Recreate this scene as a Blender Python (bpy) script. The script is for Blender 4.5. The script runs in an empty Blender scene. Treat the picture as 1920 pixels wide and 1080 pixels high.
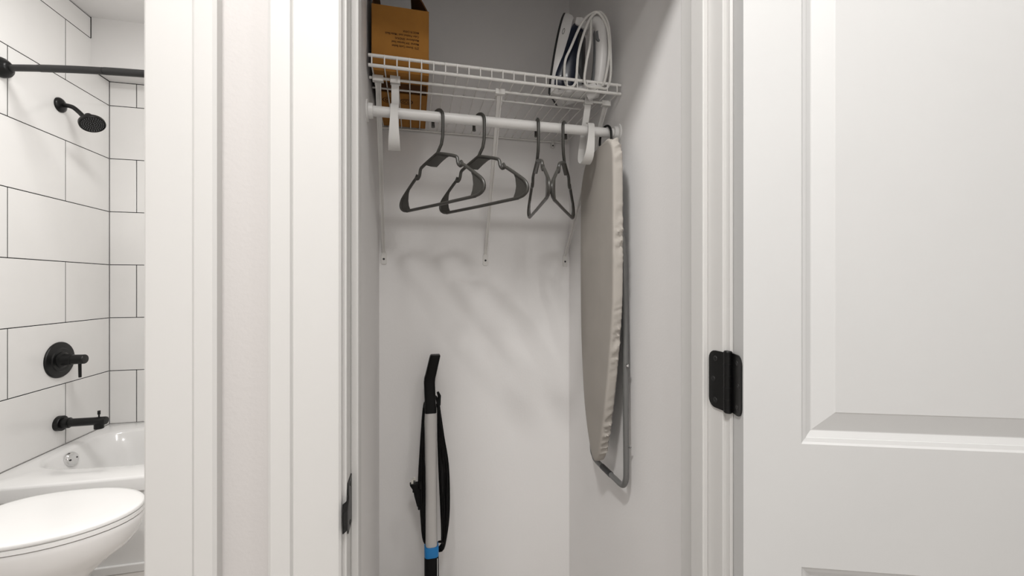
import bpy, math, random
from mathutils import Vector, Matrix, Euler
random.seed(4)
SC = bpy.context.scene
COL = SC.collection
H = 1.2                      # camera height above the floor
PI = math.pi

# ---------------------------------------------------------------- camera
cam_d = bpy.data.cameras.new('camera')
cam = bpy.data.objects.new('camera', cam_d); COL.objects.link(cam)
cam_d.sensor_width = 36; cam_d.lens = 775.155 / 1920 * 36
cam_d.shift_y = -4.36 / 1920
cam_d.clip_start = 0.02; cam_d.clip_end = 60
cam.location = (0, 0, H)
cam.rotation_euler = (PI / 2, 0, -0.23253)
SC.camera = cam

# ---------------------------------------------------------------- world, lamps, exposure
SC.view_settings.view_transform = 'Standard'
SC.view_settings.look = 'None'
SC.view_settings.gamma = 1.0
SC.view_settings.use_curve_mapping = False
SC.view_settings.exposure = -0.20
w = bpy.data.worlds.new('world'); SC.world = w; w.use_nodes = True
w.node_tree.nodes['Background'].inputs[0].default_value = (1, 0.98, 0.95, 1)
w.node_tree.nodes['Background'].inputs[1].default_value = 0.1


def area(name, loc, size, power, rot=(0, 0, 0), col=(1, 0.985, 0.963), shape='DISK', sy=None):
    d = bpy.data.lights.new(name, 'AREA'); d.shape = shape; d.size = size
    if sy: d.size_y = sy
    d.energy = power; d.color = col
    o = bpy.data.objects.new(name, d); o.location = loc; o.rotation_euler = rot
    COL.objects.link(o)
    return o


area('ceiling_lamp_hall', (-0.27, 0.08, 2.62), 0.20, 28.0)
area('ceiling_lamp_right_hall', (0.74, 0.02, 2.62), 0.18, 5.5)
area('added_fill_rear_hall', (0.10, -0.62, 2.62), 0.30, 15.5)  # unseen light added as frontal fill for the closet
area('bath_ceiling_lamp', (-0.95, 1.75, 2.64), 0.35, 14.5, (0, 0, 0), (1, 0.985, 0.96))
area('bath_vanity_lamp', (-0.34, 1.25, 2.05), 0.7, 8.5, (0, -PI / 2 * 0.8, PI), (1, 0.985, 0.96), 'RECTANGLE', 0.15)


# ---------------------------------------------------------------- materials
def mat(name, col, rough=0.5, metal=0.0, spec=0.5, var=0.0, vscale=6.0, bump=0.0, bscale=80.0, coat=0.0, emit=None, stretch=None):
    m = bpy.data.materials.new(name); m.use_nodes = True
    nt = m.node_tree; b = nt.nodes['Principled BSDF']
    c = (*col, 1)
    b.inputs['Base Color'].default_value = c
    b.inputs['Roughness'].default_value = rough
    b.inputs['Metallic'].default_value = metal
    b.inputs['Specular IOR Level'].default_value = spec
    if coat: b.inputs['Coat Weight'].default_value = coat; b.inputs['Coat Roughness'].default_value = 0.05
    tc = nt.nodes.new('ShaderNodeTexCoord')
    src = tc.outputs['Object']
    if stretch:
        mp = nt.nodes.new('ShaderNodeMapping'); mp.inputs['Scale'].default_value = stretch
        nt.links.new(src, mp.inputs['Vector']); src = mp.outputs[0]
    if var > 0:
        n = nt.nodes.new('ShaderNodeTexNoise'); n.inputs['Scale'].default_value = vscale; n.inputs['Detail'].default_value = 4
        nt.links.new(src, n.inputs['Vector'])
        r = nt.nodes.new('ShaderNodeValToRGB')
        r.color_ramp.elements[0].position = 0.3; r.color_ramp.elements[1].position = 0.7
        r.color_ramp.elements[0].color = (*[x * (1 - var) for x in col], 1)
        r.color_ramp.elements[1].color = (*[min(1, x * (1 + var)) for x in col], 1)
        nt.links.new(n.outputs['Fac'], r.inputs[0]); nt.links.new(r.outputs[0], b.inputs['Base Color'])
    if bump > 0:
        n2 = nt.nodes.new('ShaderNodeTexNoise'); n2.inputs['Scale'].default_value = bscale; n2.inputs['Detail'].default_value = 3
        nt.links.new(src, n2.inputs['Vector'])
        bp = nt.nodes.new('ShaderNodeBump'); bp.inputs['Strength'].default_value = bump; bp.inputs['Distance'].default_value = 0.002
        nt.links.new(n2.outputs['Fac'], bp.inputs['Height']); nt.links.new(bp.outputs[0], b.inputs['Normal'])
    return m


M = dict(
    wall_dark=mat('wall_paint_darkened', (0.60, 0.578, 0.566), 0.75, spec=0.3, var=0.012, vscale=3, bump=0.12, bscale=160),  # same paint as the closet, darkened to even out hall and closet light
    wall=mat('wall_paint_lightened', (0.84, 0.825, 0.815), 0.75, spec=0.3, var=0.012, vscale=3, bump=0.12, bscale=160),  # same paint, lightened to make up for the dim closet
    ceil=mat('ceiling_paint', (0.80, 0.79, 0.78), 0.85, spec=0.2, bump=0.1, bscale=120),
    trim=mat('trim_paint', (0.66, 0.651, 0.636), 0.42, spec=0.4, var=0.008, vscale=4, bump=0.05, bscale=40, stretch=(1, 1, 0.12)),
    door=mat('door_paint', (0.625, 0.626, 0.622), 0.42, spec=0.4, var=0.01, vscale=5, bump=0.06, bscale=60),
    tile=mat('white_glazed_tile', (0.84, 0.83, 0.815), 0.16, spec=0.5, var=0.012, vscale=7),
    grout=mat('black_grout', (0.012, 0.012, 0.012), 0.9, spec=0.1, var=0.2, vscale=60),
    floor=mat('floor_planks', (0.56, 0.53, 0.50), 0.5, var=0.2, vscale=5, stretch=(1, 8, 1)),
    black=mat('black_metal', (0.004, 0.004, 0.004), 0.36, 0.0, 0.28, bump=0.04, bscale=200),
    blackm=mat('matte_black_fixture', (0.005, 0.005, 0.005), 0.33, 0.0, 0.32, bump=0.03, bscale=150),
    rodm=mat('black_rod', (0.014, 0.014, 0.014), 0.42, 0.0, 0.4, bump=0.02, bscale=150),
    wire=mat('white_coated_wire', (0.74, 0.725, 0.70), 0.4, spec=0.4, var=0.02, vscale=30),
    rod=mat('white_rod', (0.76, 0.75, 0.735), 0.35, spec=0.45, var=0.015, vscale=20),
    plast=mat('white_plastic', (0.70, 0.69, 0.67), 0.4, spec=0.4, var=0.015, vscale=30),
    hang=mat('grey_hanger_plastic', (0.048, 0.046, 0.041), 0.34, spec=0.5, var=0.1, vscale=30, bump=0.03, bscale=120),
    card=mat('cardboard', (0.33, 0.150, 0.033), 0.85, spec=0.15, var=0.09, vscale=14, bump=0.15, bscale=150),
    card_in_shade=mat('cardboard_inside_and_shade', (0.10, 0.045, 0.018), 0.9, spec=0.1, var=0.15, vscale=14, bump=0.15, bscale=150),  # dark card for inner faces, also used where shade is painted in
    ink=mat('black_ink', (0.03, 0.014, 0.008), 0.8, spec=0.1),
    chrome=mat('chrome', (0.75, 0.75, 0.75), 0.16, 1.0, bump=0.02, bscale=90),
    steel=mat('grey_steel_tube', (0.17, 0.17, 0.166), 0.42, 0.25, var=0.03, vscale=15),
    porc=mat('white_porcelain', (0.86, 0.85, 0.84), 0.12, spec=0.5, coat=0.4, var=0.006, vscale=5),
    lid=mat('toilet_seat_plastic', (0.88, 0.875, 0.865), 0.22, spec=0.5, var=0.006, vscale=5),
    tub=mat('tub_acrylic', (0.85, 0.845, 0.835), 0.15, spec=0.5, coat=0.3, var=0.006, vscale=4),
    mopb=mat('black_mop_plastic', (0.003, 0.003, 0.003), 0.4, spec=0.16, bump=0.04, bscale=200),
    cord=mat('black_cord', (0.003, 0.003, 0.003), 0.5, spec=0.16, bump=0.03, bscale=200),
    silver=mat('silver_tube', (0.53, 0.515, 0.50), 0.42, 0.25, 0.4, var=0.02, vscale=20, stretch=(1, 1, 0.1)),
    blue=mat('blue_collar', (0.004, 0.19, 0.50), 0.35, spec=0.5, var=0.03, vscale=30),
    navy=mat('navy_tank', (0.007, 0.011, 0.026), 0.32, spec=0.4, coat=0.1, var=0.2, vscale=12),
    ironw=mat('iron_white', (0.66, 0.65, 0.64), 0.35, spec=0.45, var=0.015, vscale=20),
    irong=mat('iron_grey', (0.16, 0.165, 0.17), 0.4, spec=0.4, var=0.05, vscale=20),
    irond=mat('iron_dark', (0.02, 0.02, 0.021), 0.4, spec=0.45, bump=0.05, bscale=120),
    cordw=mat('white_cord', (0.66, 0.65, 0.62), 0.55, spec=0.3, var=0.03, vscale=60),
    brass=mat('plug_blade', (0.55, 0.55, 0.52), 0.3, 1.0, bump=0.02, bscale=90),
)


def fabric():
    m = mat('taupe_cotton', (0.43, 0.40, 0.365), 0.88, spec=0.15, var=0.04, vscale=9)
    nt = m.node_tree; b = nt.nodes['Principled BSDF']
    tc = nt.nodes.new('ShaderNodeTexCoord')
    wv = nt.nodes.new('ShaderNodeTexNoise'); wv.inputs['Scale'].default_value = 420; wv.inputs['Detail'].default_value = 2
    nt.links.new(tc.outputs['Object'], wv.inputs['Vector'])
    bp = nt.nodes.new('ShaderNodeBump'); bp.inputs['Strength'].default_value = 0.2; bp.inputs['Distance'].default_value = 0.001
    nt.links.new(wv.outputs['Fac'], bp.inputs['Height']); nt.links.new(bp.outputs[0], b.inputs['Normal'])
    return m


M['fabric'] = fabric()


# ---------------------------------------------------------------- mesh helpers
class MB:
    def __init__(s): s.v = []; s.f = []

    def add(s, vs, fs):
        n = len(s.v); s.v += [Vector(v) for v in vs]; s.f += [tuple(i + n for i in f) for f in fs]; return s

    def box(s, x0, x1, y0, y1, z0, z1):
        vs = [(x0, y0, z0), (x1, y0, z0), (x1, y1, z0), (x0, y1, z0), (x0, y0, z1), (x1, y0, z1), (x1, y1, z1), (x0, y1, z1)]
        return s.add(vs, [(0, 3, 2, 1), (4, 5, 6, 7), (0, 1, 5, 4), (1, 2, 6, 5), (2, 3, 7, 6), (3, 0, 4, 7)])

    def loft(s, rings, cap0=True, cap1=True, closed=True):
        n = len(rings[0]); base = len(s.v)
        for r in rings: s.v += [Vector(p) for p in r]
        for i in range(len(rings) - 1):
            for j in range(n if closed else n - 1):
                k = (j + 1) % n
                s.f.append((base + i * n + j, base + i * n + k, base + (i + 1) * n + k, base + (i + 1) * n + j))
        if cap0: s.f.append(tuple(base + j for j in reversed(range(n))))
        if cap1: s.f.append(tuple(base + (len(rings) - 1) * n + j for j in range(n)))
        return s

    def tube(s, pts, r, n=8, caps=True, sx=1.0):
        pts = [Vector(p) for p in pts]; rr = r if isinstance(r, (list, tuple)) else [r] * len(pts)
        rings = []; up = None
        for i, p in enumerate(pts):
            t = (pts[min(i + 1, len(pts) - 1)] - pts[max(i - 1, 0)])
            if t.length < 1e-9: t = Vector((0, 0, 1))
            t.normalize()
            if up is None:
                a = Vector((0, 0, 1)) if abs(t.z) < 0.9 else Vector((1, 0, 0))
                up = (a - t * a.dot(t)).normalized()
            else:
                up = (up - t * up.dot(t))
                up = up.normalized() if up.length > 1e-6 else t.orthogonal().normalized()
            b = t.cross(up)
            rings.append([p + (up * math.cos(2 * PI * k / n) + b * sx * math.sin(2 * PI * k / n)) * rr[i] for k in range(n)])
        return s.loft(rings, caps, caps)

    def lathe(s, prof, origin, axis, n=24):
        """prof: (radius, distance along axis)"""
        o = Vector(origin); a = Vector(axis).normalized(); u = a.orthogonal().normalized(); b = a.cross(u)
        rings = [[o + a * h + (u * math.cos(2 * PI * k / n) + b * math.sin(2 * PI * k / n)) * max(r, 1e-5) for k in range(n)] for r, h in prof]
        return s.loft(rings)

    def prism(s, pts, off):
        """closed outline (3-D points) pushed by a vector"""
        off = Vector(off); return s.loft([[Vector(p) for p in pts], [Vector(p) + off for p in pts]])

    def xform(s, mtx): s.v = [mtx @ v for v in s.v]; return s


def link(name, o, parent, label=None):
    COL.objects.link(o)
    if label: o['label'] = label
    return o


def obj(name, mb, m, parent=None, smooth=False, bevel=0.0, label=None, local=False, segs=2, mods=()):
    """links ONE mesh object; its origin is put at the bottom centre of its own box"""
    lo = Vector([min(v[i] for v in mb.v) for i in range(3)]); hi = Vector([max(v[i] for v in mb.v) for i in range(3)])
    org = Vector(((lo.x + hi.x) / 2, (lo.y + hi.y) / 2, lo.z))
    me = bpy.data.meshes.new(name)
    me.from_pydata([v - org for v in mb.v], [], mb.f)
    me.validate(); me.update()
    import bmesh
    bm = bmesh.new(); bm.from_mesh(me); bmesh.ops.recalc_face_normals(bm, faces=bm.faces); bm.to_mesh(me); bm.free()
    if smooth:
        for p in me.polygons: p.use_smooth = True
        me.set_sharp_from_angle(angle=math.radians(38 if smooth is True else smooth))
    me.materials.append(m)
    o = bpy.data.objects.new(name, me)
    link(name, o, parent, label)
    if parent is None:
        o.location = org
    else:
        o.parent = parent
        o.location = org if local else org - WLOC[parent.name]
    WLOC[o.name] = org
    if bevel:
        b = o.modifiers.new('bevel', 'BEVEL'); b.width = bevel; b.segments = segs; b.limit_method = 'ANGLE'; b.angle_limit = math.radians(50)
    return o


WLOC = {}


def thing(name, label, cat, loc, group=None, rz=0.0):
    o = bpy.data.objects.new(name, None); o.empty_display_size = 0.05; COL.objects.link(o)
    o.location = loc; o.rotation_euler = (0, 0, rz); WLOC[o.name] = Vector(loc)
    o['label'] = label; o['category'] = cat
    if group: o['group'] = group
    return o


def struct(o, label=None):
    o['kind'] = 'structure'
    if label: o['label'] = label
    return o


def arc(cx, cy, r, a0, a1, n):
    return [(cx + r * math.cos(math.radians(a0 + (a1 - a0) * i / n)), cy + r * math.sin(math.radians(a0 + (a1 - a0) * i / n))) for i in range(n + 1)]


def spline(pts, per=6):
    """Catmull-Rom through the points"""
    P = [Vector(p) for p in pts]; out = []
    for i in range(len(P) - 1):
        p0 = P[max(i - 1, 0)]; p1 = P[i]; p2 = P[i + 1]; p3 = P[min(i + 2, len(P) - 1)]
        for k in range(per):
            t = k / per
            out.append(0.5 * ((2 * p1) + (p2 - p0) * t + (2 * p0 - 5 * p1 + 4 * p2 - p3) * t * t + (3 * p1 - p0 - 3 * p2 + p3) * t ** 3))
    out.append(P[-1]); return out


# ================================================================ SETTING
YW, YB = 0.618, 0.732          # faces of the hallway wall that holds both doorways
CL, CR, CB = -0.115, 0.5697, 1.4683   # closet left, right, back
JL, JR = -0.092, 0.525         # closet jamb faces
BJ = -0.333                    # bathroom jamb (right side of that doorway)
BL = -1.11                     # bathroom doorway, left side
BX = -1.7181                   # face of the tile on the tub's plumbing wall
BY = 2.868                     # face of the tile on the tub's back wall
CEIL = 2.667
HEAD = 2.055                   # underside of head jambs

struct(obj('floor', MB().box(-2.2, 2.9, -1.2, 3.0, -0.1, 0), M['floor']), 'pale plank floor of the hallway and closet')
struct(obj('ceiling', MB().box(-2.2, 2.9, -1.2, 3.0, CEIL, CEIL + 0.1), M['ceil']), 'flat white ceiling')
wf = MB()
wf.box(-2.1, BL - 0.018, YW, YB, 0, CEIL)
wf.box(BJ + 0.018, JL - 0.018, YW, YB, 0, CEIL)
wf.box(JR + 0.018, 2.8, YW, YB, 0, CEIL)
wf.box(BL - 0.018, BJ + 0.018, YW, YB, HEAD + 0.018, CEIL)
wf.box(JL - 0.018, JR + 0.018, YW, YB, HEAD + 0.018, CEIL)
struct(obj('wall_front', wf, M['wall_dark']), 'hallway wall, paint darkened for light balance, between the two doorways')
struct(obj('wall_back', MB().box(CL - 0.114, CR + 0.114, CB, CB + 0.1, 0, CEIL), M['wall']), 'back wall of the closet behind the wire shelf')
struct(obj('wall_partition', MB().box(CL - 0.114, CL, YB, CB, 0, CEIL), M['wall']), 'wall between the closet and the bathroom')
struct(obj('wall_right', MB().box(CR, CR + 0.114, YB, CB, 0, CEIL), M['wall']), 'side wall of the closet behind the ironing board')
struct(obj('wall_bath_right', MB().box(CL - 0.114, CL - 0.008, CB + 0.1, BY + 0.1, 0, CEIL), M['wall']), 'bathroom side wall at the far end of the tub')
struct(obj('wall_hall_right', MB().box(2.8, 2.9, -1.2, YW, 0, CEIL), M['wall']))
struct(obj('wall_hall_left', MB().box(-2.2, -2.1, -1.2, YW, 0, CEIL), M['wall']))
struct(obj('wall_hall_rear', MB().box(-2.2, 2.9, -1.2, -1.1, 0, CEIL), M['wall']))
# soffit over the tub
struct(obj('trim_3', MB().box(BX - 0.004, CL - 0.114, 2.727, BY + 0.004, 1.1838 + H, CEIL), M['ceil']), 'white boxed soffit over the bathtub')

# ---- tiled walls of the tub
T = 0.3075; TZ = 0.1213 + H; G = 0.0040
wl = struct(obj('wall_left', MB().box(BX - 0.11, BX - 0.006, YB, BY + 0.1, 0, CEIL), M['wall']), 'bathroom wall with shower fittings, white tiles in black grout')
obj('grout', MB().box(BX - 0.007, BX - 0.0014, 1.95, BY, TZ - 3 * T + 0.002, CEIL - 0.002), M['grout'], wl)
wt = struct(obj('wall_tub', MB().box(BX - 0.006, CL - 0.114, BY + 0.006, BY + 0.1, 0, CEIL), M['wall']), 'back wall of the tub alcove, white tiles in black grout')
obj('grout', MB().box(BX, CL - 0.114, BY + 0.0014, BY + 0.007, TZ - 3 * T + 0.002, 1.1838 + H), M['grout'], wt)
tile_cache = {}


def tile(parent, axis, a0, a1, z0, z1):
    a0 += G / 2; a1 -= G / 2; z0 += G / 2; z1 -= G / 2
    w_, h_ = round(a1 - a0, 4), round(z1 - z0, 4)
    key = (axis, w_, h_)
    if key not in tile_cache:
        c = 0.0012
        o = [(-w_ / 2, 0), (w_ / 2, 0), (w_ / 2, h_), (-w_ / 2, h_)]
        i = [(-w_ / 2 + c, c), (w_ / 2 - c, c), (w_ / 2 - c, h_ - c), (-w_ / 2 + c, h_ - c)]
        if axis == 'x':
            rings = [[(-0.006, p, q) for p, q in o], [(-0.0008, p, q) for p, q in o], [(0, p, q) for p, q in i]]
        else:
            rings = [[(p, 0.006, q) for p, q in o], [(p, 0.0008, q) for p, q in o], [(p, 0, q) for p, q in i]]
        mb = MB().loft(rings)
        me = bpy.data.meshes.new('tile'); me.from_pydata(mb.v, [], mb.f); me.update()
        import bmesh
        bm = bmesh.new(); bm.from_mesh(me); bmesh.ops.recalc_face_normals(bm, faces=bm.faces); bm.to_mesh(me); bm.free()
        me.materials.append(M['tile']); tile_cache[key] = me
    o = bpy.data.objects.new('tile', tile_cache[key]); COL.objects.link(o); o.parent = parent
    loc = Vector((BX, (a0 + a1) / 2, z0)) if axis == 'x' else Vector(((a0 + a1) / 2, BY, z0))
    o.location = loc - WLOC[parent.name]


for k in range(-3, 5):
    z0 = TZ + k * T; z1 = min(z0 + T, CEIL - 0.003)
    odd = k % 2 != 0
    y1 = BY if k < 4 else 2.729
    first = True
    cuts = []
    y = BY - (T if odd else 2 * T)
    while y > 1.96: cuts.append(y); y -= 2 * T
    edges = [y1] + cuts + [1.955]
    for a, b in zip(edges[:-1], edges[1:]):
        if a - b > 0.01: tile(wl, 'x', b, a, z0, z1)
    if k < 4:
        zz = min(z1, 1.182 + H)
        if zz - z0 > 0.01:
            xs = [BX]
            x = BX + (0.133 if odd else 0.44)
            while x < CL - 0.13: xs.append(x); x += 2 * T
            xs.append(CL - 0.114)
            for a, b in zip(xs[:-1], xs[1:]): tile(wt, 'y', a, b, z0, zz)
# dark joints under and beside the soffit
obj('soffit_joint', MB().box(BX, BX + 0.003, 2.7265, BY, 1.1803 + H, 1.1845 + H).box(BX, BX + 0.0025, 2.7245, 2.7275, 1.351 + H, CEIL), M['grout'], wl)

# ---- door casings
def casing_side(mb, xin, sgn, z1, w=0.092):
    """moulded board: xin is the edge at the opening, sgn the direction it widens"""
    prof = [(0, 0), (0, 0.0105), (0.003, 0.0135), (0.010, 0.0150), (w * 0.66, 0.0150), (w * 0.675, 0.0135), (w * 0.70, 0.0175), (w * 0.73, 0.018), (w - 0.004, 0.018), (w, 0.015), (w, 0)]
    mb.prism([(xin + sgn * u, YW - t, 0) for u, t in prof], (0, 0, z1))


def casing_head(mb, x0, x1, z, w=0.092):
    prof = [(0, 0), (0, 0.0105), (0.003, 0.0135), (0.010, 0.0150), (w * 0.66, 0.0150), (w * 0.70, 0.0175), (w - 0.004, 0.018), (w, 0.015), (w, 0)]
    mb.prism([(x0, YW - t, z + u) for u, t in prof], (x1 - x0, 0, 0))


def frame(name, xl, xr, label, stop_y0, stop_y1, wl_, wr_):
    rv = 0.0055
    a = MB(); casing_side(a, xl - rv, -1, HEAD + rv, wl_)
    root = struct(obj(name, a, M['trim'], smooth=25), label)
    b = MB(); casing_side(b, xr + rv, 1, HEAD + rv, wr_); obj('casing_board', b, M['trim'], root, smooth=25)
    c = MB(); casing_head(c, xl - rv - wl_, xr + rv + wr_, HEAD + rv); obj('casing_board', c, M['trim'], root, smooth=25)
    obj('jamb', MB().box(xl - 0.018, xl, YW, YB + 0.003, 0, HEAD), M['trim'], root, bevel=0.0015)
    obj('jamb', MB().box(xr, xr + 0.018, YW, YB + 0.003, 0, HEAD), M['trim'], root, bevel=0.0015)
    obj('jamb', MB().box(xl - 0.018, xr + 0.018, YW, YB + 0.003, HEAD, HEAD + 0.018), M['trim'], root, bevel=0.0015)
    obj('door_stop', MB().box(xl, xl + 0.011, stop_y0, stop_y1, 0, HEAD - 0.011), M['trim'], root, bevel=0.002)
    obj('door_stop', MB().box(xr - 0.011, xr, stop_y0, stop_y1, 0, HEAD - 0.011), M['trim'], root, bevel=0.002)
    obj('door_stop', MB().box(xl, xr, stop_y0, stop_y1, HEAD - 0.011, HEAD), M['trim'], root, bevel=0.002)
    return root


t1 = frame('trim_1', JL, JR, 'white moulded casing and jamb of the closet doorway', 0.655, 0.690, 0.0895, 0.0895)
t2 = frame('trim_2', BL, BJ, 'white moulded casing of the bathroom doorway', 0.668, 0.700, 0.0895, 0.0815)

# strike plate on the closet jamb, its lip curled round the jamb edge
sp = MB()
lip = [(-0.0905, 0.656), (-0.0905, 0.624), (-0.0885, 0.616), (-0.0895, 0.609), (-0.0935, 0.600)]
zz0, zz1 = H - 0.352, H - 0.280
rings = []
for i, (x, y) in enumerate(lip):
    k = 0.0 if i < 2 else (0.008 if i == 2 else 0.014)
    rings.append([(x, y, zz0 + k), (x, y, zz1 - k * 2.2), (x - 0.0015, y + 0.0005, zz1 - k * 1.3), (x - 0.0015, y + 0.0005, zz0 + k)])
sp.loft(rings)
strike = obj('strike_plate', sp, M['black'], t1, label='black metal strike plate with curled lip')
for dz in (0.008, 0.064):
    obj('screw', MB().lathe([(0.0035, 0), (0.0035, 0.0008), (0.001, 0.0012)], (-0.0905, 0.640, zz0 + dz), (1, 0, 0), 10), M['black'], strike)

# ================================================================ DOOR, open about 160 degrees
PIN = Vector((0.5285, 0.610, 0)); TH = math.radians(160)
DW, DT, DZ0, DZ1 = 0.61, 0.037, 0.012, 2.045


def dpt(u, t, z):
    """u along the door from the pin, t depth from its hidden face, z height -> world"""
    x, y = -u, 0.008 + t
    return Vector((PIN.x + x * math.cos(TH) - y * math.sin(TH), PIN.y + x * math.sin(TH) + y * math.cos(TH), z))


db = MB()
U0, U1 = 0.0065, 0.0065 + DW
pa, pb = 0.0940, 0.0065 + DW - 0.0875
zs_ = [DZ0, 0.24, 0.7510, 0.9475, 1.90, DZ1]
for face, sg in ((DT, -1), (0.0, 1)):
    us = [U0, pa, pb, U1]
    for i in range(3):
        for j in range(5):
            if i == 1 and j in (1, 3): continue
            db.add([dpt(us[i], face, zs_[j]), dpt(us[i + 1], face, zs_[j]), dpt(us[i + 1], face, zs_[j + 1]), dpt(us[i], face, zs_[j + 1])], [(0, 1, 2, 3)])
    for j in (1, 3):
        prof = [(0, 0), (0.003, 0.0025), (0.009, 0.0045), (0.0095, 0.0058), (0.019, 0.0105), (0.0205, 0.0105), (0.0500, 0.0030), (0.0515, 0.0022)]
        rings = []
        for ins, dep in prof:
            t = face + sg * dep
            rings.append([dpt(pa + ins, t, zs_[j] + ins), dpt(pb - ins, t, zs_[j] + ins), dpt(pb - ins, t, zs_[j + 1] - ins), dpt(pa + ins, t, zs_[j + 1] - ins)])
        db.loft(rings, cap0=False, cap1=True)
for a, b in (((U0, DZ0), (U0, DZ1)), ((U0, DZ1), (U1, DZ1)), ((U1, DZ1), (U1, DZ0)), ((U1, DZ0), (U0, DZ0))):
    db.add([dpt(a[0], 0, a[1]), dpt(b[0], 0, b[1]), dpt(b[0], DT, b[1]), dpt(a[0], DT, a[1])], [(0, 1, 2, 3)])
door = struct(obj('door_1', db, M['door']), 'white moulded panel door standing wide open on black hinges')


def hinge(zc):
    hh = 0.0508
    hb = MB(); hb.lathe([(0.0055, -0.003), (0.0072, -0.001), (0.0072, 2 * hh + 0.001), (0.0055, 2 * hh + 0.003)], (PIN.x, PIN.y, zc - hh), (0, 0, 1), 16)
    root = obj('hinge', hb, M['black'], door, smooth=True, label='black butt hinge with rounded leaves')
    for k in range(1, 5):
        z = zc - hh + k * 2 * hh / 5
        obj('knuckle_joint', MB().lathe([(0.0076, -0.0008), (0.0076, 0.0008)], (PIN.x, PIN.y, z), (0, 0, 1), 16), M['black'], root)
    R = 0.0155

    def leaf(fn, wid):
        pts = [(0, -hh), (wid - R, -hh)] + [(wid - R + R * math.sin(a), -hh + R - R * math.cos(a)) for a in [PI / 2 * i / 5 for i in range(1, 6)]]
        pts += [(wid - R + R * math.cos(a), hh - R + R * math.sin(a)) for a in [PI / 2 * i / 5 for i in range(0, 6)]] + [(0, hh)]
        return [fn(u, z) for u, z in pts]
    # jamb leaf lies on the jamb face, door leaf on the door's edge
    jm = MB().prism(leaf(lambda u, z: Vector((JR - 0.0002, PIN.y + 0.002 + u, zc + z)), 0.0385), (-0.0022, 0, 0))
    obj('jamb_leaf', jm, M['black'], root)
    ed = (dpt(U0 - 0.001, 0, 0) - dpt(U0, 0, 0))
    dm = MB().prism(leaf(lambda u, z: dpt(U0 - 0.0002, -0.006 + u, zc + z), 0.0395), ed.normalized() * 0.0022)
    obj('door_leaf', dm, M['black'], root)
    for du, dz in ((0.022, 0.037), (0.027, 0.0), (0.022, -0.037)):
        obj('screw', MB().lathe([(0.0048, 0), (0.0044, 0.0007), (0.0018, 0.0009), (0.0016, 0.0003)], (JR - 0.0024, PIN.y + 0.002 + du, zc + dz), (-1, 0, 0), 12), M['rodm'], root)
        obj('screw', MB().lathe([(0.0048, 0), (0.0044, 0.0007), (0.0018, 0.0009), (0.0016, 0.0003)], dpt(U0 - 0.0024, -0.004 + du, zc + dz), ed, 12), M['rodm'], root)


for z in (0.25, 1.0335, 1.83): hinge(z)

# ================================================================ WIRE SHELF
ZS = 0.5377 + H
YF = 1.0623
shelf = thing('wire_shelf', 'white coated wire shelf spanning the closet above the hanging rod', 'shelf', (0.227, CB - 0.2, ZS))
obj('front_rail', MB().tube([(CL + 0.006, YF, 0.5632 + H), (0.596 - 0.030, YF, 0.5632 + H)], 0.0042, 10), M['wire'], shelf, smooth=True)
obj('front_rail', MB().tube([(CL + 0.006, YF, 0.5390 + H), (0.596 - 0.030, YF, 0.5390 + H)], 0.0042, 10), M['wire'], shelf, smooth=True)
obj('cross_rod', MB().tube([(CL + 0.004, 1.110, 0.5317 + H), (0.558, 1.110, 0.5317 + H)], 0.0036, 10), M['wire'], shelf, smooth=True)
obj('cross_rod', MB().tube([(CL + 0.006, 1.167, 0.5330 + H), (0.49, 1.167, 0.5330 + H)], 0.0026, 8), M['wire'], shelf, smooth=True)
obj('back_rail', MB().tube([(CL + 0.008, CB - 0.011, 0.5335 + H), (0.560, CB - 0.011, 0.5335 + H)], 0.0030, 8), M['wire'], shelf, smooth=True)
WX = [-0.1005 + 0.0297 * i for i in range(23)]
wire_me = None
for x in WX:
    if wire_me is None:
        o = obj('wire', MB().tube([(x, YF - 0.0035, 0.5655 + H), (x, YF - 0.0045, 0.541 + H), (x, YF - 0.002, 0.5385 + H), (x, YF + 0.006, 0.5372 + H), (x, CB - 0.006, 0.5372 + H)], 0.0017, 6), M['wire'], shelf, smooth=True)
        wire_me = o
    else:
        c = wire_me.copy(); COL.objects.link(c); c.parent = shelf; c.location = wire_me.location + Vector((x - WX[0], 0, 0))
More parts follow.
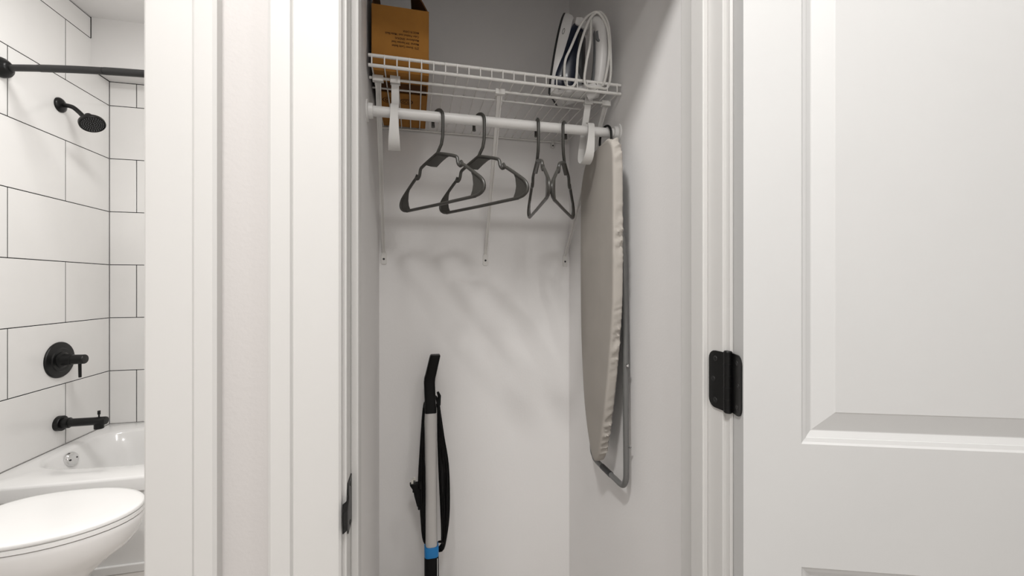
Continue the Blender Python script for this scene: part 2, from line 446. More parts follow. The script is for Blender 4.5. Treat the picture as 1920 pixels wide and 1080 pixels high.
for xt, xf in ((-0.0900, -0.1000), (0.229, 0.2492), (0.5440, 0.5520)):
    b = MB()
    p0 = Vector((xt, 1.1165, 0.524 + H)); p1 = Vector((xf, CB - 0.004, 0.112 + H))
    d = (p1 - p0).normalized(); nrm = Vector((1, 0, 0)); up = d.cross(nrm).normalized()
    rings = []
    for t, wd, th in ((0, 0.0075, 0.004), (0.03, 0.0068, 0.004), (0.30, 0.0062, 0.004), (0.62, 0.0052, 0.0035), (1.0, 0.0050, 0.003)):
        p = p0.lerp(p1, t)
        rings.append([p + nrm * wd - up * th, p + nrm * wd + up * th, p + nrm * wd * 0.55 + up * th, p + nrm * wd * 0.5 - up * th * 0.2, p - nrm * wd * 0.5 - up * th * 0.2, p - nrm * wd * 0.55 + up * th, p - nrm * wd + up * th, p - nrm * wd - up * th])
    b.loft(rings)
    br = obj('brace', b, M['wire'], shelf, label='diagonal support brace')
    obj('saddle_clip', MB().box(xt - 0.0135, xt + 0.0135, 1.1055, 1.1185, 0.5235 + H, 0.5275 + H).box(xt - 0.0135, xt + 0.0135, 1.1045, 1.1065, 0.5235 + H, 0.5385 + H), M['wire'], br, bevel=0.001)
    z0, z1 = 0.0725 + H, 0.118 + H
    pl = [(xf - 0.0090, CB, z0 + 0.003), (xf - 0.006, CB, z0), (xf + 0.006, CB, z0), (xf + 0.0090, CB, z0 + 0.003), (xf + 0.0090, CB, z1 - 0.010), (xf + 0.005, CB, z1), (xf - 0.005, CB, z1), (xf - 0.0090, CB, z1 - 0.010)]
    obj('wall_plate', MB().prism(pl, (0, -0.004, 0)), M['wire'], br, bevel=0.0007)
    obj('screw', MB().lathe([(0.0036, 0), (0.0034, 0.001), (0.0012, 0.0016)], (xf, CB - 0.004, 0.0905 + H), (0, -1, 0), 12), M['irond'], br)
for x, s in ((0.243, 1), (0.500, 1)):
    c = obj('wall_clip', MB().box(x - 0.005, x + 0.005, CB - 0.014, CB, 0.512 + H, 0.529 + H).box(x - 0.005, x + 0.005, CB - 0.017, CB - 0.012, 0.523 + H, 0.540 + H), M['plast'], shelf, bevel=0.001)
    obj('screw', MB().lathe([(0.0028, 0), (0.0026, 0.001)], (x, CB - 0.014, 0.5185 + H), (0, -1, 0), 10), M['irond'], c)

# rod hangers: straps from the shelf that loop under the rod
ROD_Y, ROD_Z, ROD_R = 1.089, 0.4380 + H, 0.0130


def strap(xt, xb, w_=0.0095):
    c = [(1.1100, 0.5300), (1.1130, 0.500), (1.1230, 0.455), (1.1300, 0.405), (1.1240, 0.366), (1.1040, 0.3480), (1.0840, 0.3510), (1.0700, 0.370), (1.0670, 0.405), (1.0705, 0.440), (1.0770, 0.4545), (1.0890, 0.4590)]
    pts = spline([(0, y, z + H) for y, z in c], 4)
    rings = []
    n = len(pts)
    for i, p in enumerate(pts):
        t = (pts[min(i + 1, n - 1)] - pts[max(i - 1, 0)]).normalized(); nr = Vector((0, -t.z, t.y))
        x = xt + (xb - xt) * min(1, max(0, (0.530 + H - p.z) / 0.18))
        ww = w_ * (1.0 if p.z > 0.42 + H else 1.0 + 0.5 * (0.42 + H - p.z) / 0.07)
        rings.append([p + Vector((x - ww, 0, 0)) - nr * 0.0012, p + Vector((x + ww, 0, 0)) - nr * 0.0012, p + Vector((x + ww, 0, 0)) + nr * 0.0012, p + Vector((x - ww, 0, 0)) + nr * 0.0012])
    o = obj('rod_hook', MB().loft(rings), M['plast'], shelf, smooth=30, label='white strap hook looped under the hanging rod')
    obj('hook_clip', MB().box(xt - 0.0125, xt + 0.0125, 1.1035, 1.1165, 0.5250 + H, 0.5285 + H).box(xt - 0.0125, xt + 0.0125, 1.1025, 1.1050, 0.5210 + H, 0.5400 + H).box(xt - 0.0125, xt + 0.0125, 1.1155, 1.1180, 0.5210 + H, 0.5400 + H), M['plast'], o, bevel=0.0008)


strap(-0.0475, -0.0490); strap(0.4880, 0.4740)

# ================================================================ ROD
rod = thing('hanging_rod', 'round white closet rod fixed between the side walls under the wire shelf', 'rod', (0.228, ROD_Y, ROD_Z))
obj('pole', MB().tube([(CL + 0.003, ROD_Y, ROD_Z), (CR - 0.003, ROD_Y, ROD_Z)], ROD_R, 24), M['rod'], rod, smooth=True)
for x, s in ((CL, 1), (CR, -1)):
    obj('end_flange', MB().lathe([(0.027, 0), (0.027, 0.003), (0.0245, 0.0045), (0.0195, 0.0045), (0.0185, 0.015), (0.0150, 0.0155)], (x, ROD_Y, ROD_Z), (s, 0, 0), 28), M['rod'], rod, smooth=True)

# ================================================================ HANGERS (local: u along the shoulders, z about the rod axis)
HZ = -0.438                                                    # photo heights -> local


def make_hanger(label):
    t = thing('clothes_hanger', label, 'hanger', (0, ROD_Y, ROD_Z), 'grey plastic hangers on the rod')
    r = 0.0043
    hk = [(-0.0205, 0, -0.0215), (-0.0212, 0, -0.012)] + [(0.0212 * math.cos(a), 0, -0.0037 + 0.0212 * math.sin(a)) for a in [PI - PI * i / 10 for i in range(0, 11)]]
    hk += [(0.0212, 0, -0.030), (0.0205, 0, -0.055), (0.0150, 0, -0.074), (0.0030, 0, -0.088), (-0.0030, 0, -0.096)]
    obj('hook', MB().tube(hk, [0.0048, 0.0043] + [r] * (len(hk) - 2), 10), M['hang'], t, smooth=True, local=True)
    for s in (-1, 1):
        pts = [(-0.002 * 1, 0, -0.094), (s * 0.030, 0, -0.103), (s * 0.068, 0, -0.1155), (s * 0.078, 0, -0.122), (s * 0.082, 0, -0.136), (s * 0.090, 0, -0.1445), (s * 0.100, 0, -0.1435), (s * 0.112, 0, -0.1500), (s * 0.150, 0, -0.176), (s * 0.168, 0, -0.190), (s * 0.1755, 0, -0.203), (s * 0.1735, 0, -0.2150), (s * 0.160, 0, -0.2235), (s * 0.140, 0, -0.2265)]
        a = obj('shoulder_arm', MB().tube(spline(pts, 3), r, 10), M['hang'], t, smooth=True, local=True)
        nb = MB().tube([(s * 0.1005, 0, -0.1435), (s * 0.0930, 0, -0.1330)], [0.0042, 0.0036], 8)
        o = obj('notch_tip', nb, M['hang'], a, smooth=True, local=True); o.location -= a.location
        wb = MB()
        inn = [(s * 0.128, -0.1610), (s * 0.1365, -0.178), (s * 0.1390, -0.198), (s * 0.1360, -0.212), (s * 0.128, -0.2265)]
        out = [(s * 0.150, -0.2255), (s * 0.1690, -0.2180), (s * 0.1745, -0.205), (s * 0.168, -0.190), (s * 0.148, -0.1745)]
        wb.prism([(x, -0.0013, z) for x, z in inn + out], (0, 0.0026, 0))
        o = obj('end_web', wb, M['hang'], a, local=True); o.location -= a.location
    obj('bottom_bar', MB().tube([(-0.145, 0, -0.2268), (0, 0, -0.2275), (0.145, 0, -0.2268)], r, 10), M['hang'], t, smooth=True, local=True)
    g = [(-0.060, -0.1120), (-0.030, -0.1025), (0, -0.094), (0.030, -0.1025), (0.056, -0.1110), (0.035, -0.1130), (0.014, -0.1200), (-0.006, -0.1290), (-0.030, -0.1230)]
    obj('neck_web', MB().prism([(x, -0.0014, z) for x, z in g], (0, 0.0028, 0)), M['hang'], t, local=True)
    return t


def copy_tree(o, parent=None):
    c = o.copy(); COL.objects.link(c); c.parent = parent
    for ch in list(o.children): copy_tree(ch, c)
    return c


h0 = make_hanger('grey plastic hanger turned broadside, closest to the cardboard box')
spots = [(0.0600, -0.985, None),
         (0.1680, -1.020, 'grey plastic hanger turned broadside, in front of the middle shelf brace'),
         (0.3290, -1.705, 'grey plastic hanger seen nearly edge-on, leaning toward the broadside pair'),
         (0.4080, -2.100, 'grey plastic hanger seen nearly edge-on, closest to the ironing board')]
for i, (x, rz, lab) in enumerate(spots):
    o = h0 if i == 0 else copy_tree(h0)
    o.location = (x, ROD_Y, ROD_Z); o.rotation_euler = (0, 0, rz)
    if lab: o['label'] = lab

# ================================================================ IRONING BOARD
IO = Vector((0.490, 0.955, H)); IS = Vector((0.035, 0.300, 0)).normalized(); IN = Vector((IS.y, -IS.x, 0))   # IN points to the wall
def ib(s, z, n): return IO + IS * s + IN * n + Vector((0, 0, z))


board = thing('ironing_board', 'small ironing board in a taupe cloth cover hung upright from the rod end', 'ironing board', ib(0.15, -0.51, 0.014))
out_pts = [(0.068, 0.3905), (0.035, 0.380), (0.012, 0.352), (0.006, 0.30), (0.005, 0.15), (0.006, 0.0), (0.014, -0.085), (0.040, -0.215), (0.070, -0.330), (0.103, -0.430), (0.128, -0.480), (0.156, -0.5080), (0.182, -0.504),
           (0.205, -0.478), (0.236, -0.425), (0.264, -0.350), (0.284, -0.245), (0.297, -0.130), (0.302, 0.0), (0.302, 0.15), (0.300, 0.270), (0.292, 0.318), (0.265, 0.362), (0.235, 0.381), (0.15, 0.3900)]
loop = spline([(s, z, 0) for s, z in out_pts + out_pts[:1]], 22)[:-1]
nl = len(loop)
ctr = Vector((0.152, 0.0, 0))
loop = [(p.x, p.y) for p in loop]
per = [0.0]
for i in range(1, nl): per.append(per[-1] + math.hypot(loop[i][0] - loop[i - 1][0], loop[i][1] - loop[i - 1][1]))


inset_dir = []


def inset(d):
    o = []; inset_dir.clear()
    for i in range(nl):
        a = loop[i - 1]; b = loop[(i + 1) % nl]
        tx, tz = b[0] - a[0], b[1] - a[1]; L = math.hypot(tx, tz) or 1
        nx, nz = tz / L, -tx / L
        if nx * (ctr.x - loop[i][0]) + nz * (ctr.y - loop[i][1]) < 0: nx, nz = -nx, -nz
        inset_dir.append((nx, nz))
        o.append((loop[i][0] + nx * d, loop[i][1] + nz * d))
    return o


rings = []
for d, n, pk in ((0.010, 0.0, 0), (0.0042, 0.0005, 0), (0.0012, 0.0022, 0.05), (0.0, 0.0055, 0.30), (0.0, 0.0090, 0.7), (0.0, 0.0130, 1.0), (0.0004, 0.017, 1.15), (0.0008, 0.021, 1.2), (0.0020, 0.0245, 1.2), (0.0050, 0.0275, 1.0), (0.014, 0.0285, 0.8)):
    q = inset(d); rg = []
    for i, (s, z) in enumerate(q):
        # gathered cloth along the edge: irregular slanting pleats
        u_ = per[i] + n * 0.55
        g_ = math.sin(u_ * 265 + 2.2 * math.sin(per[i] * 37) + 1.1 * math.sin(per[i] * 91))
        wv = pk * (0.55 + 0.45 * math.sin(per[i] * 23 + 1.0)) * (max(0.0, g_) ** 2.2 - 0.25 + 0.35 * math.sin(u_ * 140 + 1.7 * math.sin(per[i] * 61)))
        o_ = inset_dir[i]
        rg.append(ib(s - o_[0] * wv * 0.0058, z - o_[1] * wv * 0.0058, n))
    rings.append(rg)
obj('cloth_cover', MB().loft(rings, True, False), M['fabric'], board, smooth=60)
obj('hem_cord', MB().tube([ib(s, z, 0.0285) for s, z in inset(0.012)] + [ib(*inset(0.012)[0], 0.0285)], 0.0012, 6), M['fabric'], board, smooth=True)
q = inset(0.006)
obj('metal_top', MB().loft([[ib(s, z, 0.020) for s, z in q], [ib(s, z, 0.0262) for s, z in q]]), M['steel'], board)
# folded U-shaped leg between board and wall
LX = 0.5475
lp = [(LX - 0.012, 1.022, 0.25), (LX - 0.006, 1.017, 0.16), (LX, 1.012, 0.10), (LX, 1.0045, -0.09), (LX, 0.9985, -0.3745), (LX, 0.997, -0.490), (LX, 1.0005, -0.5180), (LX, 1.012, -0.5350), (LX, 1.030, -0.5405), (LX, 1.060, -0.5405), (LX, 1.175, -0.5405), (LX, 1.200, -0.530), (LX, 1.212, -0.505), (LX, 1.214, -0.37), (LX, 1.210, 0.10), (LX - 0.008, 1.205, 0.20)]
leg = obj('folding_leg', MB().tube([(x, y, z + H) for x, y, z in spline(lp, 3)], 0.0078, 12), M['steel'], board, smooth=True, label='folded grey steel tube leg')
obj('leg_stud', MB().lathe([(0.004, 0), (0.004, 0.006), (0.002, 0.008)], (LX, 0.9985 - 0.0075, -0.210 + H), (-0.6, -1, 0), 10), M['chrome'], leg)
obj('leg_stud', MB().lathe([(0.003, 0), (0.003, 0.006), (0.0015, 0.008)], (LX + 0.004, 0.9985 - 0.0065, -0.425 + H), (0.4, -1, 0), 10), M['steel'], leg)
obj('rubber_tip', MB().tube([(LX, 1.085, -0.5405 + H), (LX, 1.140, -0.5405 + H)], 0.0088, 12), M['irond'], leg, smooth=True)
hx = 0.5385
hk = [(hx - 0.013, 1.111, 0.407), (hx - 0.012, 1.1115, 0.425)] + [(hx - 0.011 + 0.012 * i / 9, ROD_Y + 0.0215 * math.cos(PI * i / 9), 0.4345 + 0.0215 * math.sin(PI * i / 9)) for i in range(10)] + [(hx + 0.002, 1.0675, 0.41), (hx + 0.001, 1.072, 0.385), (hx - 0.006, 1.075, 0.340)]
obj('hook', MB().tube([(x, y, z + H) for x, y, z in hk], 0.0034, 10), M['black'], board, smooth=True, label='black wire hook over the rod')

# ================================================================ CARDBOARD BOX
bx0, bx1, by0, by1, bz0, bz1 = -0.1035, 0.0370, 1.084, 1.4520, ZS + 0.0015, 0.7050 + H
TK = 0.0032
box = thing('cardboard_box', 'open brown cardboard box with printed lines standing on the wire shelf', 'box', ((bx0 + bx1) / 2, (by0 + by1) / 2, bz0))
obj('front_panel', MB().box(bx0, bx1, by0, by0 + TK, bz0, bz1), M['card'], box, bevel=0.0008)
obj('back_panel', MB().box(bx0, bx1, by1 - TK, by1, bz0, bz1), M['card'], box, bevel=0.0008)
obj('side_panel', MB().box(bx0, bx0 + TK, by0 + TK, by1 - TK, bz0, bz1 + 0.0), M['card_in_shade'], box, bevel=0.0008)  # outer face in dark card, standing in for the shaded gap by the wall
obj('side_panel', MB().box(bx1 - TK, bx1, by0 + TK, by1 - TK, bz0, bz1), M['card'], box, bevel=0.0008)
obj('bottom_flap', MB().box(bx0 + TK, bx1 - TK, by0 + TK, by0 + 0.058, bz0 + 0.0005, bz0 + 0.0035), M['card'], box)
obj('bottom_flap', MB().box(bx0 + TK, bx1 - TK, by0 + 0.061, by0 + 0.128, bz0 + 0.005, bz0 + 0.008), M['card_in_shade'], box)  # dark card puts the shadow between the flaps into the colour
obj('bottom_flap', MB().box(bx0 + TK, bx1 - TK, by0 + 0.120, by1 - TK, bz0 + 0.0005, bz0 + 0.0035), M['card'], box)
# top flaps, all standing up; the front edge has none
fb = MB(); fb.prism([(bx1 - 0.001, by0 + 0.004, bz1), (bx1 - 0.001, by1 - 0.01, bz1), (bx1 - 0.038, by1 - 0.03, bz1 + 0.085), (bx1 - 0.044, by0 + 0.020, bz1 + 0.085)], (-0.003, 0, -0.001))
obj('top_flap', fb, M['card_in_shade'], box, label='dark inner face of a raised flap')
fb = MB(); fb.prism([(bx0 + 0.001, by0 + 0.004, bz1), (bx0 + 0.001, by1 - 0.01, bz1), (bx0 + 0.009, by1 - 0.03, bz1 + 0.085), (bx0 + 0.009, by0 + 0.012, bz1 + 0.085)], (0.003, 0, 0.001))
obj('top_flap', fb, M['card_in_shade'], box)


def text_mesh(body, size, align='LEFT', extrude=0.0):
    cu = bpy.data.curves.new('text', 'FONT'); cu.body = body; cu.size = size; cu.align_x = align; cu.extrude = extrude
    cu.resolution_u = 2; cu.offset = size * 0.018
    o = bpy.data.objects.new('text', cu); COL.objects.link(o)
    dg = bpy.context.evaluated_depsgraph_get(); dg.update()
    me = bpy.data.meshes.new_from_object(o.evaluated_get(dg))
    mb = MB(); mb.v = [v.co.copy() for v in me.vertices]; mb.f = [tuple(p.vertices) for p in me.polygons]
    bpy.data.objects.remove(o); bpy.data.meshes.remove(me)
    return mb


lines = ['Z751 Shower Caddy Basket', 'Material: 304 Stainless Steel', 'Manufacturer: SENDKAS', 'Color: Polished steel / Matte Black', 'MADE IN CHINA']
for i, s in enumerate(lines):
    mb = text_mesh(s, 0.0073)
    wd = [0.0665, 0.0670, 0.0590, 0.0830, 0.0395][i]
    mx = max(v.x for v in mb.v)
    z = 0.6085 + H + i * 0.0098
    mb.v = [Vector((0.0120 - v.x * wd / mx, by0 - 0.0004, z - v.y * 1.08)) for v in mb.v]
    obj('printed_line', mb, M['ink'], box)
# printed symbols under the box
for cx, cy in ((-0.071, 1.252), (-0.022, 1.252)):
    mb = MB()
    for r0, r1 in ((0.0160, 0.0185), (0.0095, 0.0115)):
        n = 28
        for k in range(n):
            a, b = 2 * PI * k / n, 2 * PI * (k + 1) / n
            mb.add([(cx + r0 * math.cos(a), cy + r0 * math.sin(a), bz0 - 0.0001), (cx + r1 * math.cos(a), cy + r1 * math.sin(a), bz0 - 0.0001), (cx + r1 * math.cos(b), cy + r1 * math.sin(b), bz0 - 0.0001), (cx + r0 * math.cos(b), cy + r0 * math.sin(b), bz0 - 0.0001)], [(0, 1, 2, 3)])
    for k in range(3):
        a = 2 * PI * k / 3 + 0.5
        p = Vector((cx + 0.005 * math.cos(a), cy + 0.005 * math.sin(a), bz0 - 0.0001))
        mb.add([p + Vector((0.003, 0, 0)), p + Vector((-0.002, 0.003, 0)), p + Vector((-0.002, -0.003, 0))], [(0, 1, 2)])
    obj('printed_symbol', mb, M['ink'], box)

# ================================================================ CLOTHES IRON, standing on its heel
IR = Matrix.Translation((0.393, 1.150, ZS + 0.0015)) @ Matrix.Rotation(math.radians(-34), 4, 'Z') @ Matrix.Rotation(math.radians(7.5), 4, 'Y') @ Matrix.Scale(0.925, 4)
iron = thing('clothes_iron', 'white and navy steam iron stood on its heel, cord wrapped round the handle', 'iron', (0.43, 1.135, ZS + 0.004))
IL = 0.272


def sole_ring(x, wmax, z0, z1, n=15):
    """closed outline in the plane x; y half-width tapers to the toe at the top"""
    pos = []
    for i in range(n + 1):
        t = i / n
        w_ = wmax * (1 - t ** 2.3) ** 0.78 * (0.90 + 0.10 * min(1, t / 0.12))
        pos.append((w_, z0 + (z1 - z0) * t))
    right = [(x, -w_, z) for w_, z in pos]; left = [(x, w_, z) for w_, z in reversed(pos[:-1])]
    return right + left


def iobj(name, mb, m, parent=None, smooth=False, **k): return obj(name, mb.xform(IR), m, parent or iron, smooth=smooth, **k)


iobj('soleplate', MB().loft([sole_ring(0.0, 0.054, 0.004, IL), sole_ring(0.002, 0.056, 0.002, IL + 0.002), sole_ring(0.007, 0.056, 0.002, IL + 0.002)]), M['irond'], smooth=40)
iobj('skirt', MB().loft([sole_ring(0.0072, 0.0545, 0.003, IL), sole_ring(0.017, 0.0545, 0.003, IL - 0.001), sole_ring(0.030, 0.0490, 0.003, IL - 0.008), sole_ring(0.036, 0.042, 0.004, IL - 0.016)]), M['ironw'], smooth=45)
iobj('water_tank', MB().loft([sole_ring(0.0175, 0.0556, 0.018, 0.165), sole_ring(0.026, 0.0560, 0.018, 0.185), sole_ring(0.036, 0.0500, 0.016, 0.235), sole_ring(0.050, 0.0460, 0.012, 0.246), sole_ring(0.066, 0.0400, 0.012, 0.238), sole_ring(0.076, 0.030, 0.014, 0.220)]), M['navy'], smooth=45)
iobj('nose_cap', MB().loft([[(x, y * 1, z) for x, y, z in r] for r in (
    [(0.047, -0.020, 0.226), (0.047, 0.020, 0.226), (0.047, 0.014, 0.250), (0.047, -0.014, 0.250)],
    [(0.064, -0.022, 0.216), (0.064, 0.022, 0.216), (0.066, 0.016, 0.246), (0.066, -0.016, 0.246)],
    [(0.082, -0.018, 0.206), (0.082, 0.018, 0.206), (0.086, 0.014, 0.232), (0.086, -0.014, 0.232)])]), M['ironw'], bevel=0.003)
# handle: an arch from the nose back to the heel
hp = spline([(0.070, 0, 0.222), (0.092, 0, 0.236), (0.114, 0, 0.232), (0.126, 0, 0.210), (0.134, 0, 0.165), (0.139, 0, 0.115), (0.140, 0, 0.065), (0.134, 0, 0.030), (0.110, 0, 0.012)], 4)
hrad = []
for i in range(len(hp)):
    t = i / (len(hp) - 1); hrad.append(0.0125 + 0.0065 * math.sin(PI * min(1, t * 1.15)) + 0.003 * t)
iobj('handle', MB().tube(hp, hrad, 14, sx=1.05), M['ironw'], smooth=True)
gp = [(p[0] - 0.0115, 0, p[2]) for p in hp[12:28]]
iobj('grip_pad', MB().tube(gp, [0.010] + [0.0135] * (len(gp) - 2) + [0.010], 12), M['irong'], smooth=True)
iobj('thumb_button', MB().loft([[(0.130, -0.0165, 0.205), (0.138, -0.0165, 0.176), (0.131, -0.0185, 0.160), (0.118, -0.0185, 0.172), (0.115, -0.017, 0.198)], [(0.130, -0.0195, 0.202), (0.136, -0.0195, 0.178), (0.130, -0.0215, 0.164), (0.120, -0.0215, 0.174), (0.118, -0.020, 0.197)]]), M['irong'])
iobj('heel_rest', MB().loft([[(0.028, -0.046, 0.0037), (0.028, 0.046, 0.0037), (0.140, 0.030, 0.0184), (0.140, -0.030, 0.0184)], [(0.028, -0.047, 0.014), (0.028, 0.047, 0.014), (0.144, 0.031, 0.031), (0.144, -0.031, 0.031)], [(0.034, -0.040, 0.024), (0.034, 0.040, 0.024), (0.130, 0.024, 0.044), (0.130, -0.024, 0.044)]]), M['ironw'], bevel=0.003)
iobj('body_rear', MB().loft([[(0.060, -0.034, 0.018), (0.060, 0.034, 0.018), (0.112, 0.020, 0.018), (0.112, -0.020, 0.018)], [(0.064, -0.032, 0.10), (0.064, 0.032, 0.10), (0.090, 0.020, 0.085), (0.090, -0.020, 0.085)], [(0.066, -0.026, 0.20), (0.066, 0.026, 0.20), (0.078, 0.018, 0.20), (0.078, -0.018, 0.20)]]), M['irond'], bevel=0.003)
oval = MB().tube([(0.0195 + 0.0035 * math.cos(a), -0.0338 - 0.0030 * math.cos(a) * 0 + 0.0052 * math.sin(a) * 0.55, 0.197 + 0.010 * math.sin(a)) for a in [2 * PI * i / 18 for i in range(19)]], 0.0006, 5, caps=False)
iobj('emblem', oval, M['irond'])
# cord: three loops passed through the handle and down beside it
cp = [(0.150, -0.006, 0.036), (0.160, -0.010, 0.055), (0.163, -0.012, 0.130), (0.148, -0.014, 0.205), (0.118, -0.020, 0.250), (0.092, -0.030, 0.240), (0.076, -0.052, 0.200), (0.058, -0.064, 0.130), (0.047, -0.068, 0.088), (0.052, -0.066, 0.035), (0.066, -0.060, 0.016),
      (0.084, -0.058, 0.030), (0.082, -0.060, 0.110), (0.090, -0.050, 0.185), (0.100, -0.030, 0.236), (0.122, -0.012, 0.256), (0.150, -0.010, 0.215), (0.167, -0.008, 0.130), (0.174, -0.004, 0.070), (0.168, 0.000, 0.036), (0.150, -0.020, 0.028),
      (0.112, -0.050, 0.026), (0.108, -0.056, 0.080), (0.110, -0.048, 0.140), (0.104, -0.034, 0.190), (0.098, -0.022, 0.238), (0.112, 0.010, 0.258), (0.140, 0.022, 0.215), (0.156, 0.020, 0.120), (0.150, 0.020, 0.040), (0.130, 0.006, 0.036)]
iobj('power_cord', MB().tube(spline(cp, 5), 0.0038, 8), M['cordw'], smooth=True)

# ================================================================ STICK CLEANER against the back wall
mop = thing('stick_cleaner', 'slim upright floor cleaner with silver tube and wound black cord, leaning in the closet', 'floor cleaner', (0.055, 1.31, 0.0))


def mp(z, dx=0.0, dy=0.0):      # axis of the tube: z relative to the camera height
    t = (z + 1.2) / 0.80
    return Vector((0.0550 - 0.0020 * t + dx, 1.315 + 0.075 * t + dy, z + H))


def rrect(c, w_, d_, n=3, r=0.35, tilt=0.0):
    pts = []
    rr = min(w_, d_) * r
    for cx, cy, a0 in ((w_ - rr, d_ - rr, 0), (-w_ + rr, d_ - rr, 90), (-w_ + rr, -d_ + rr, 180), (w_ - rr, -d_ + rr, 270)):
        for k in range(n + 1):
            a = math.radians(a0 + 90 * k / n); pts.append(c + Vector((cx + rr * math.cos(a), cy + rr * math.sin(a), 0)))
    return pts


gr = MB()
gr.loft([rrect(mp(-0.4165), 0.0185, 0.019), rrect(mp(-0.400), 0.0190, 0.019), rrect(mp(-0.390, -0.001), 0.0178, 0.018), rrect(mp(-0.320, -0.0035), 0.0178, 0.017), rrect(mp(-0.305, -0.002), 0.0178, 0.017), rrect(mp(-0.292, 0.0015, -0.004), 0.0174, 0.017), rrect(mp(-0.240, 0.0125, -0.020), 0.0168, 0.016), rrect(mp(-0.2300, 0.0148, -0.024), 0.0165, 0.0155), rrect(mp(-0.2265, 0.0153, -0.025), 0.0145, 0.0135)])
obj('handle_grip', gr, M['mopb'], mop, smooth=40, label='black bent hand grip')
obj('upper_tube', MB().loft([rrect(mp(-0.8460), 0.0185, 0.0175, 4, 0.7), rrect(mp(-0.4150), 0.0178, 0.0175, 4, 0.7)]), M['silver'], mop, smooth=40, label='silver upper tube')
obj('tube_collar', MB().loft([rrect(mp(-0.8610), 0.0218, 0.0205, 4, 0.6), rrect(mp(-0.8590), 0.0225, 0.0212, 4, 0.6), rrect(mp(-0.8330), 0.0225, 0.0212, 4, 0.6), rrect(mp(-0.8300), 0.0210, 0.0200, 4, 0.6)]), M['blue'], mop, smooth=40, label='bright blue collar')
obj('lower_body', MB().loft([rrect(mp(-1.135), 0.030, 0.030, 4, 0.6), rrect(mp(-1.06), 0.029, 0.028, 4, 0.6), rrect(mp(-1.00), 0.0225, 0.022, 4, 0.6), rrect(mp(-0.8605), 0.0225, 0.021, 4, 0.6)]), M['mopb'], mop, smooth=40)
obj('pale_stripe', MB().loft([[mp(z, 0.0165, -0.0215), mp(z, 0.0185, -0.0210), mp(z, 0.0185, -0.0190), mp(z, 0.0165, -0.0190)] for z in (-1.0, -0.863)]), M['ironw'], mop)
fh = MB(); fh.loft([[(-0.085, 1.24, 0.006), (0.175, 1.24, 0.006), (0.165, 1.39, 0.006), (-0.075, 1.39, 0.006)], [(-0.085, 1.24, 0.030), (0.175, 1.24, 0.030), (0.165, 1.39, 0.034), (-0.075, 1.39, 0.034)], [(-0.02, 1.28, 0.062), (0.11, 1.28, 0.062), (0.11, 1.36, 0.066), (-0.02, 1.36, 0.066)]])
obj('floor_head', fh, M['mopb'], mop, bevel=0.006)
obj('cleaning_pad', MB().box(-0.090, 0.180, 1.235, 1.395, 0.0, 0.009), M['ironw'], mop, bevel=0.003)
obj('cord_hook', MB().tube([mp(-0.4050, 0.010, 0.018), mp(-0.4000, 0.028, 0.022), mp(-0.3720, 0.030, 0.022), mp(-0.3580, 0.0245, 0.020)], [0.007, 0.007, 0.006, 0.004], 8), M['mopb'], mop, smooth=True)
obj('cord_hook', MB().tube([mp(-0.8450, 0.010, 0.012), mp(-0.8490, 0.026, 0.010), mp(-0.8330, 0.0375, 0.004), mp(-0.8220, 0.030, -0.006), mp(-0.8190, 0.0215, -0.010)], [0.005, 0.005, 0.0045, 0.004, 0.003], 8), M['mopb'], mop, smooth=True)
# wound cord
cpts = []
for k in range(8):
    j = lambda s: (random.random() - 0.5) * s
    f = ((k * 3) % 8) / 7
    cpts += [mp(-0.3850 - 0.012 * f, -0.014 + j(0.004), 0.022 + j(0.006)),
             mp(-0.4300 + j(0.01), -0.0225 - 0.002 * f, 0.012 + j(0.01)),
             mp(-0.5200, -0.0225 - 0.0075 * f + j(0.003), 0.004 + j(0.012)),
             mp(-0.6350, -0.0220 - 0.0140 * f + j(0.004), 0.000 + j(0.014)),
             mp(-0.7500, -0.0220 - 0.0095 * f + j(0.003), 0.002 + j(0.012)),
             mp(-0.8210, -0.0190 - 0.003 * f + j(0.002), 0.010 + j(0.006)),
             mp(-0.8530 - 0.003 * f, 0.000 + j(0.004), 0.026 + j(0.004)),
             mp(-0.8550 - 0.006 * f, 0.030 + 0.004 * f, 0.012 + j(0.006)),
             mp(-0.8130, 0.0330 + 0.015 * f + j(0.003), 0.004 + j(0.010)),
             mp(-0.7300, 0.0310 + 0.0250 * f + j(0.003), 0.000 + j(0.014)),
             mp(-0.5950, 0.0275 + 0.0270 * f + j(0.003), 0.002 + j(0.014)),
             mp(-0.5000, 0.0240 + 0.0170 * f + j(0.003), 0.006 + j(0.012)),
             mp(-0.4050, 0.0235 + 0.005 * f + j(0.002), 0.016 + j(0.008)),
             mp(-0.3720 - 0.010 * f, 0.017 + j(0.003), 0.024 + j(0.004))]
cpts += [mp(-0.4000, -0.018, 0.014), mp(-0.5500, -0.034, -0.002), mp(-0.6750, -0.040, -0.008), mp(-0.7100, -0.0385, -0.016), mp(-0.6900, -0.0400, -0.022)]
cord = obj('power_cord', MB().tube(spline(cpts, 4), 0.0034, 7), M['cord'], mop, smooth=True)
pg = MB().loft([rrect(mp(-0.6970, -0.040, -0.022), 0.0045, 0.004), rrect(mp(-0.6650, -0.0460, -0.022), 0.0070, 0.006), rrect(mp(-0.6530, -0.0480, -0.022), 0.0070, 0.006), rrect(mp(-0.6510, -0.0485, -0.022), 0.0100, 0.0075), rrect(mp(-0.6430, -0.0500, -0.022), 0.0085, 0.0075), rrect(mp(-0.6310, -0.0530, -0.022), 0.0130, 0.009), rrect(mp(-0.6260, -0.0540, -0.022), 0.0130, 0.009)])
plug = obj('plug', pg, M['cord'], cord, smooth=40)
plug.parent = mop; plug.location = WLOC[plug.name] - WLOC[mop.name]
